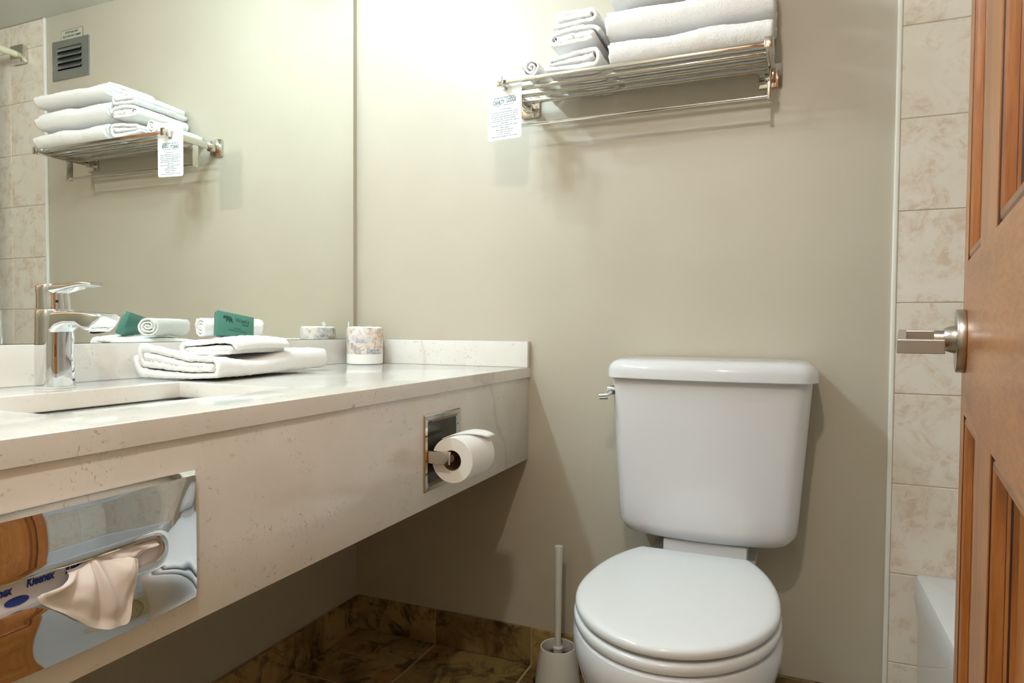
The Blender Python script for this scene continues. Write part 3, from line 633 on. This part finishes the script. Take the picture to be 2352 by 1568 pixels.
bm = bmesh.new(); rows = []
NU, NV = 72, 30
for i in range(NU+1):
    s_ = i/NU; a, b = cat(top, s_), cat(bot, s_); row = []
    for j in range(NV+1):
        t_ = j/NV; p = a.lerp(b, t_)
        fold = 0.0062*math.sin(s_*23+0.6)*(1-t_)**0.6*t_**0.35+0.0022*math.sin(s_*37)*(1-t_*0.7)*t_**0.5
        bow = 0.012*math.sin(math.pi*min(1, t_*1.15))*0.7+0.007*t_
        x_ = XA+0.0145+0.006*t_**0.3+bow+fold+0.0012*noise.noise(Vector((s_*9, t_*5, 1)))
        row.append(bm.verts.new((x_, p.x, p.y)))
    rows.append(row)
for a, b in zip(rows, rows[1:]):
    for j in range(NV): bm.faces.new((a[j], a[j+1], b[j+1], b[j]))
o = link('hanging_sheet', bm, TISSUE, ti, smooth=True)
bm = bmesh.new(); rows = []                    # crumpled part still in the slot
for i in range(41):
    s_ = i/40; yc = -1.262+0.098*s_; row = []
    for j in range(13):
        t_ = j/12; hh = 0.0065+0.0030*math.sin(s_*math.pi)
        z_ = 0.6845+0.002*s_+(t_-0.5)*2*hh*(0.55+0.45*math.sin(s_*3.0+0.4))
        x_ = XA+0.0105+0.0055*math.sin(t_*math.pi)+0.0022*math.sin(s_*19+t_*6)+0.002*noise.noise(Vector((s_*8, t_*4, 5)))
        row.append(bm.verts.new((x_, yc, z_)))
    rows.append(row)
for a, b in zip(rows, rows[1:]):
    for j in range(12): bm.faces.new((a[j], a[j+1], b[j+1], b[j]))
link('tucked_sheet', bm, TISSUE, ti, smooth=True)
# ------------------------------------------------------------------ towels on the counter
rot = math.radians(7.0)
def w1(v):
    s_ = v.x/0.21; e = (v.y+0.195)/0.39           # x: wall(-) .. front(+), y: near end 0 .. far end 1
    up = max(0, v.z+0.022)/0.044
    loop = 0.024*max(0, 1-e*3.0)*max(0, -s_+0.12)*1.9
    k_ = 0.88+0.32/(1+math.exp(-(e-0.52)*16)); k_ += 0.16*math.exp(-((e-0.02)/0.10)**2)
    dip = 0.0025*math.sin(e*13+0.5)*up
    return Vector((v.x*(1-0.10*e)+0.0, v.y, (v.z+0.026)*k_-0.026+loop*up*1.4+dip))
bm = ribbon(spiral(0.208, 0.052, 0.0098, 1.9, 0.0022, start=math.pi*1.05), 0.0092, 0.385, 78, placer((0.1215, -0.5790, HC+0.0272), rot, w1), 0.0010, 71, 0.0055)
cloth('bath_towel', bm, 'large white folded towel lying on the counter under the smaller towel', 'towel')
def w2_(v):
    e = (v.y+0.09)/0.18; up = max(0, v.z+0.018)/0.036
    return Vector((v.x, v.y+0.10*v.x*0, v.z+0.004*math.sin(e*4.2-0.6)*up+0.003*math.sin(v.x*40)*up))
bm = ribbon(spiral(0.158, 0.048, 0.0105, 1.6, 0.0060, start=math.pi*0.05), 0.0098, 0.160, 40, placer((0.1335, -0.6150, HC+0.0375+0.0215), math.radians(4), w2_), 0.0010, 81, 0.005)
cloth('hand_towel', bm, 'small white folded towel lying on the large folded towel on the counter', 'towel')
zr = HC+0.0800
bm = ribbon(spiral(0.054, 0.049, 0.0056, 3.1, 0.0014, start=math.pi*0.75), 0.0048, 0.128, 36, placer((0.0985, -0.5950, zr+0.0240), math.radians(-20)), 0.0009, 91, 0.004)
cloth('washcloth', bm, 'white washcloth rolled up on top of the counter towels', 'washcloth')
so = thing('soap_packet', (0.150, -0.62, zr), 'green wrapped soap packet leaning on the rolled washcloth', 'soap')
SPM = basis((0.1490, -0.6340, zr+0.0245), (0.030, 0.0935, 0.000), (-0.018, 0.006, 0.056))
SPM = SPM @ Matrix.Rotation(math.radians(-11), 4, 'Z')
SPM = SPM @ Matrix.Diagonal((0.88, 1, 1, 1))
link('wrapper', B(-0.045, 0.045, -0.0270, 0.0270, -0.008, 0.008, bev=0.0028, seg=2, mtx=SPM), GREEN, so, auto=35)
tx1 = text_mesh('a', "Watt's", 0.0125, SPM @ Matrix.Translation((0.0150, 0.0120, 0.0082)), INKG, so, 0.0001, bold=0.0001)
tx2 = text_mesh('a', 'SOAP', 0.0060, SPM @ Matrix.Translation((0.0230, 0.0035, 0.0082)), INKG, so, 0.0001)
tx3 = text_mesh('a', 'facial bar', 0.0048, SPM @ Matrix.Translation((0.004, -0.0070, 0.0082)), INKG, so, 0.0001)
tx4 = text_mesh('a', 'cleansing and moisturizing', 0.0040, SPM @ Matrix.Translation((0.004, -0.0120, 0.0082)), INKG, so, 0.0001)
join_meshes('printed_text', [tx1, tx2, tx3, tx4])
bear = [(-22, 5), (-21.5, 8.5), (-20, 9.5), (-18.5, 8.8), (-15, 9.8), (-8, 9.8), (-3, 8.6), (0, 6.5), (1.2, 3), (1.8, -0.5), (2.8, -2.8), (0.5, -3.2), (-0.8, -1.0), (-2.5, 1.0), (-3.5, -1.5), (-4.0, -3.6), (-6.8, -3.6), (-6.6, -1.0), (-8.2, 1.2), (-11.0, 0.6), (-11.2, -2.8), (-14.2, -2.8), (-13.4, 0.5), (-14.5, 3.6), (-17.5, 4.2), (-19.5, 3.2), (-21.5, 3.6)]
bm = bmesh.new(); loft([[SPM @ Vector((a*0.00095-0.010, b*0.00105+0.0075, zz)) for a, b in bear] for zz in (0.0080, 0.0083)], bm=bm)
link('printed_bear', bm, INKG, so)
# ------------------------------------------------------------------ wrapped paper roll
wx, wy = 0.0830, -0.0820
wp_ = thing('wrapped_paper_roll', (wx, wy, HC), 'spare toilet roll in printed wrapper standing in the counter corner', 'toilet paper')
RW = 0.0520
link('wrapper', lathe([(RW-0.0005, 0.029), (RW, 0.030), (RW, 0.098), (RW-0.002, 0.103)], (wx, wy, HC), caps=False, n=64), WRAP, wp_, auto=50)
link('white_band', lathe([(RW-0.003, 0.0006), (RW-0.0008, 0.002), (RW-0.0004, 0.029)], (wx, wy, HC), caps=True, n=64), PAPER, wp_, auto=50)
bm = lathe([(RW-0.002, 0.103), (RW-0.005, 0.1065), (RW-0.012, 0.108), (0.022, 0.106), (0.018, 0.098), (0.001, 0.096)], (wx, wy, HC), caps=False, n=64)
for v in bm.verts: v.co.z += 0.0016*noise.noise(v.co*70)
link('wrapper_top', bm, PAPER, wp_, smooth=True)
bm = bmesh.new(); P = [(0.0, 0, 0), (0.006, 0, 0.004), (0.009, 0, 0.016), (0.002, 0, 0.020), (-0.003, 0, 0.012)]
a_ = Vector((wx-0.043, wy-0.022, HC+0.103))
vs = [bm.verts.new(a_+Vector((p[0]*0.7, -p[0]*0.7, p[2]))) for p in P]; vs2 = [bm.verts.new(a_+Vector((p[0]*0.7+0.001, -p[0]*0.7+0.002, p[2]*0.9))) for p in P]
bm.faces.new(vs); bm.faces.new(vs2[::-1])
for i in range(5): bm.faces.new((vs[i], vs[(i+1) % 5], vs2[(i+1) % 5], vs2[i]))
link('wrapper_tail', bm, CARD, wp_)
# lettering bent round the roll
def bend(o, z0_, a0, rr):
    for v in o.data.vertices:
        a = a0+v.co.x/rr; v.co = Vector((wx+(rr+v.co.z)*math.cos(a), wy+(rr+v.co.z)*math.sin(a), z0_+v.co.y))
    return o
base_a = math.radians(-54)
p1 = bend(text_mesh('printed_name', 'Purex', 0.0165, Matrix.Identity(4), PDK, wp_, 0.0001, bold=0.0016), HC+0.0375, base_a+0.62-0.12, RW+0.0003)
p2 = bend(text_mesh('printed_name', 'Purex', 0.0165, Matrix.Identity(4), PURE, wp_, 0.0001, bold=0.0002), HC+0.0375, base_a+0.62-0.12, RW+0.0007)
# ------------------------------------------------------------------ door
P0 = Vector((1.3988, -0.8586, 0)); ph_ = math.radians(8.3)
ud = Vector((math.sin(ph_), math.cos(ph_), 0)); nd = Vector((-math.cos(ph_), math.sin(ph_), 0))     # towards the camera side
DM = Matrix((ud, nd, Vector((0, 0, 1)))).transposed().to_4x4(); DM.translation = P0                 # local: s, n, z
do = thing('door_1', tuple(P0), 'cherry-stained panelled wooden door standing open at the right edge', 'door', None, 'structure')
DW = 0.66; S1a, S1b = -0.180, -0.038; S2a, S2b = -0.560, -0.291
zr_ = [(0.25, 0.846), (1.000, 1.86)]
TH_ = 0.042
def dbox(s0, s1, z0_, z1_, n0=-TH_, n1=0.0, bev=0.0): return B(s0, s1, n0, n1, z0_, z1_, bev=bev, mtx=DM)
for s0, s1 in ((S1b, 0.0), (-DW, S2a)): link('stile', dbox(s0, s1, 0.012, 2.03, bev=0.0012), WOOD, do)
for z0_, z1_ in ((0.012, 0.25), (0.846, 1.0), (1.86, 2.03)): link('rail', dbox(S2a, S1b, z0_, z1_), WOODR, do)
for z0_, z1_ in zr_: link('mullion', dbox(S2b, S1a, z0_, z1_), WOOD, do)
RD = 0.0150
for s0, s1 in ((S1a, S1b), (S2a, S2b)):
    for z0_, z1_ in zr_:
        link('panel', dbox(s0, s1, z0_, z1_, -TH_+RD, -RD), WOOD, do)
        # moulding profile (distance in from the opening edge, depth)
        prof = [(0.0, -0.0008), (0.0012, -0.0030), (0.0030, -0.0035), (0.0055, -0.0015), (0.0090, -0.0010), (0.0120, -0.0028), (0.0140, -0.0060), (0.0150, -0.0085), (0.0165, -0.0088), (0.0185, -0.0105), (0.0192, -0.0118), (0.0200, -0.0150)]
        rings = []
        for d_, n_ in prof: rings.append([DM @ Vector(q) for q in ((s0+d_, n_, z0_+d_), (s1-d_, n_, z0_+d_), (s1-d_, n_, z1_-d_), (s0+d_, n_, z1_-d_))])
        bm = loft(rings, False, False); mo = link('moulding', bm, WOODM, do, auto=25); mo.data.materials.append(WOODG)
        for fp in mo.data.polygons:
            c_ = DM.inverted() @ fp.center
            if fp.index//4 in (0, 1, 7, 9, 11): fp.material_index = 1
# lever set
RC = Vector((-0.036, 0, 0.9200))
kn = link('door_handle', lathe([(0.0322, 0.0003), (0.0325, 0.0010), (0.0325, 0.0066), (0.0318, 0.0080), (0.010, 0.0082)], DM @ RC, nd, 56), NICKEL, do, auto=35)
link('handle_hub', lathe([(0.0142, 0.0080), (0.0142, 0.0100), (0.0128, 0.0150), (0.0112, 0.0180), (0.0105, 0.0182), (0.0095, 0.0185), (0.0095, 0.0270), (0.002, 0.0272)], DM @ (RC+Vector((0, 0, 0.0015))), nd, 40), NICKEL, kn, auto=30)
def L3(s_, n_, z_): return DM @ Vector((s_, n_, z_))
# closed-loop lever: far bar, outer bar, near bar, inner bar; slopes down a little towards the camera
sf, sn, nI, nO_, hb = -0.0290, -0.1370, 0.0210, 0.0590, 0.0130
def zl(s_): return 0.9312+(s_-sf)*0.085-0.0002
bm = bmesh.new()
def bar(s0, s1, n0, n1, b):
    vs = [b.verts.new(L3(s_, n_, zl(s_)-hh)) for hh in (0, hb) for s_, n_ in ((s0, n0), (s1, n0), (s1, n1), (s0, n1))]
    for q in ((0, 1, 2, 3), (7, 6, 5, 4), (0, 4, 5, 1), (1, 5, 6, 2), (2, 6, 7, 3), (3, 7, 4, 0)): b.faces.new([vs[i] for i in q])
bar(sf-0.0085, sf+0.0015, nI, nO_-0.004, bm); bar(sn, sn+0.0065, nI, nO_, bm); bar(sn+0.0065, sf+0.0015, nO_-0.0075, nO_, bm)
bmesh.ops.remove_doubles(bm, verts=bm.verts, dist=1e-6)
lvr = link('lever', bm, NICKEL, kn)
mb = lvr.modifiers.new('b', 'BEVEL'); mb.width = 0.0006; mb.segments = 2
# ------------------------------------------------------------------ lamps
vl = thing('vanity_light', (0.06, -0.95, 2.02), 'chrome vanity light with four round bulbs on the wall above the mirror', 'lamp')
link('light_bar', B(-0.0055, 0.030, -1.48, -0.40, 1.985, 2.075, bev=0.004), CHROME, vl, auto=30)
for yv in (-0.52, -0.80, -1.08, -1.36):
    s_ = link('socket', tube((0.028, yv, 2.03), (0.082, yv, 2.03), 0.020), CHROME, vl, auto=40)
    bm = bmesh.new(); bmesh.ops.create_uvsphere(bm, u_segments=24, v_segments=14, radius=0.030); bmesh.ops.translate(bm, vec=(0.122, yv, 2.03), verts=bm.verts)
    link('bulb', bm, EMV, s_, smooth=True)
cl = thing('ceiling_light', (1.08, -1.80, ZC), 'round flush ceiling lamp behind the camera', 'lamp')
link('lamp_base', lathe([(0.085, -0.002), (0.085, -0.018), (0.07, -0.020)], (1.08, -1.80, ZC)), CHROME, cl, auto=40)
link('lamp_socket', tube((1.08, -1.80, ZC-0.02), (1.08, -1.80, ZC-0.040), 0.018), CHROME, cl, auto=40)
bm = bmesh.new(); bmesh.ops.create_uvsphere(bm, u_segments=24, v_segments=14, radius=0.034); bmesh.ops.translate(bm, vec=(1.08, -1.80, ZC-0.070), verts=bm.verts)
link('bulb', bm, EML, cl, smooth=True)
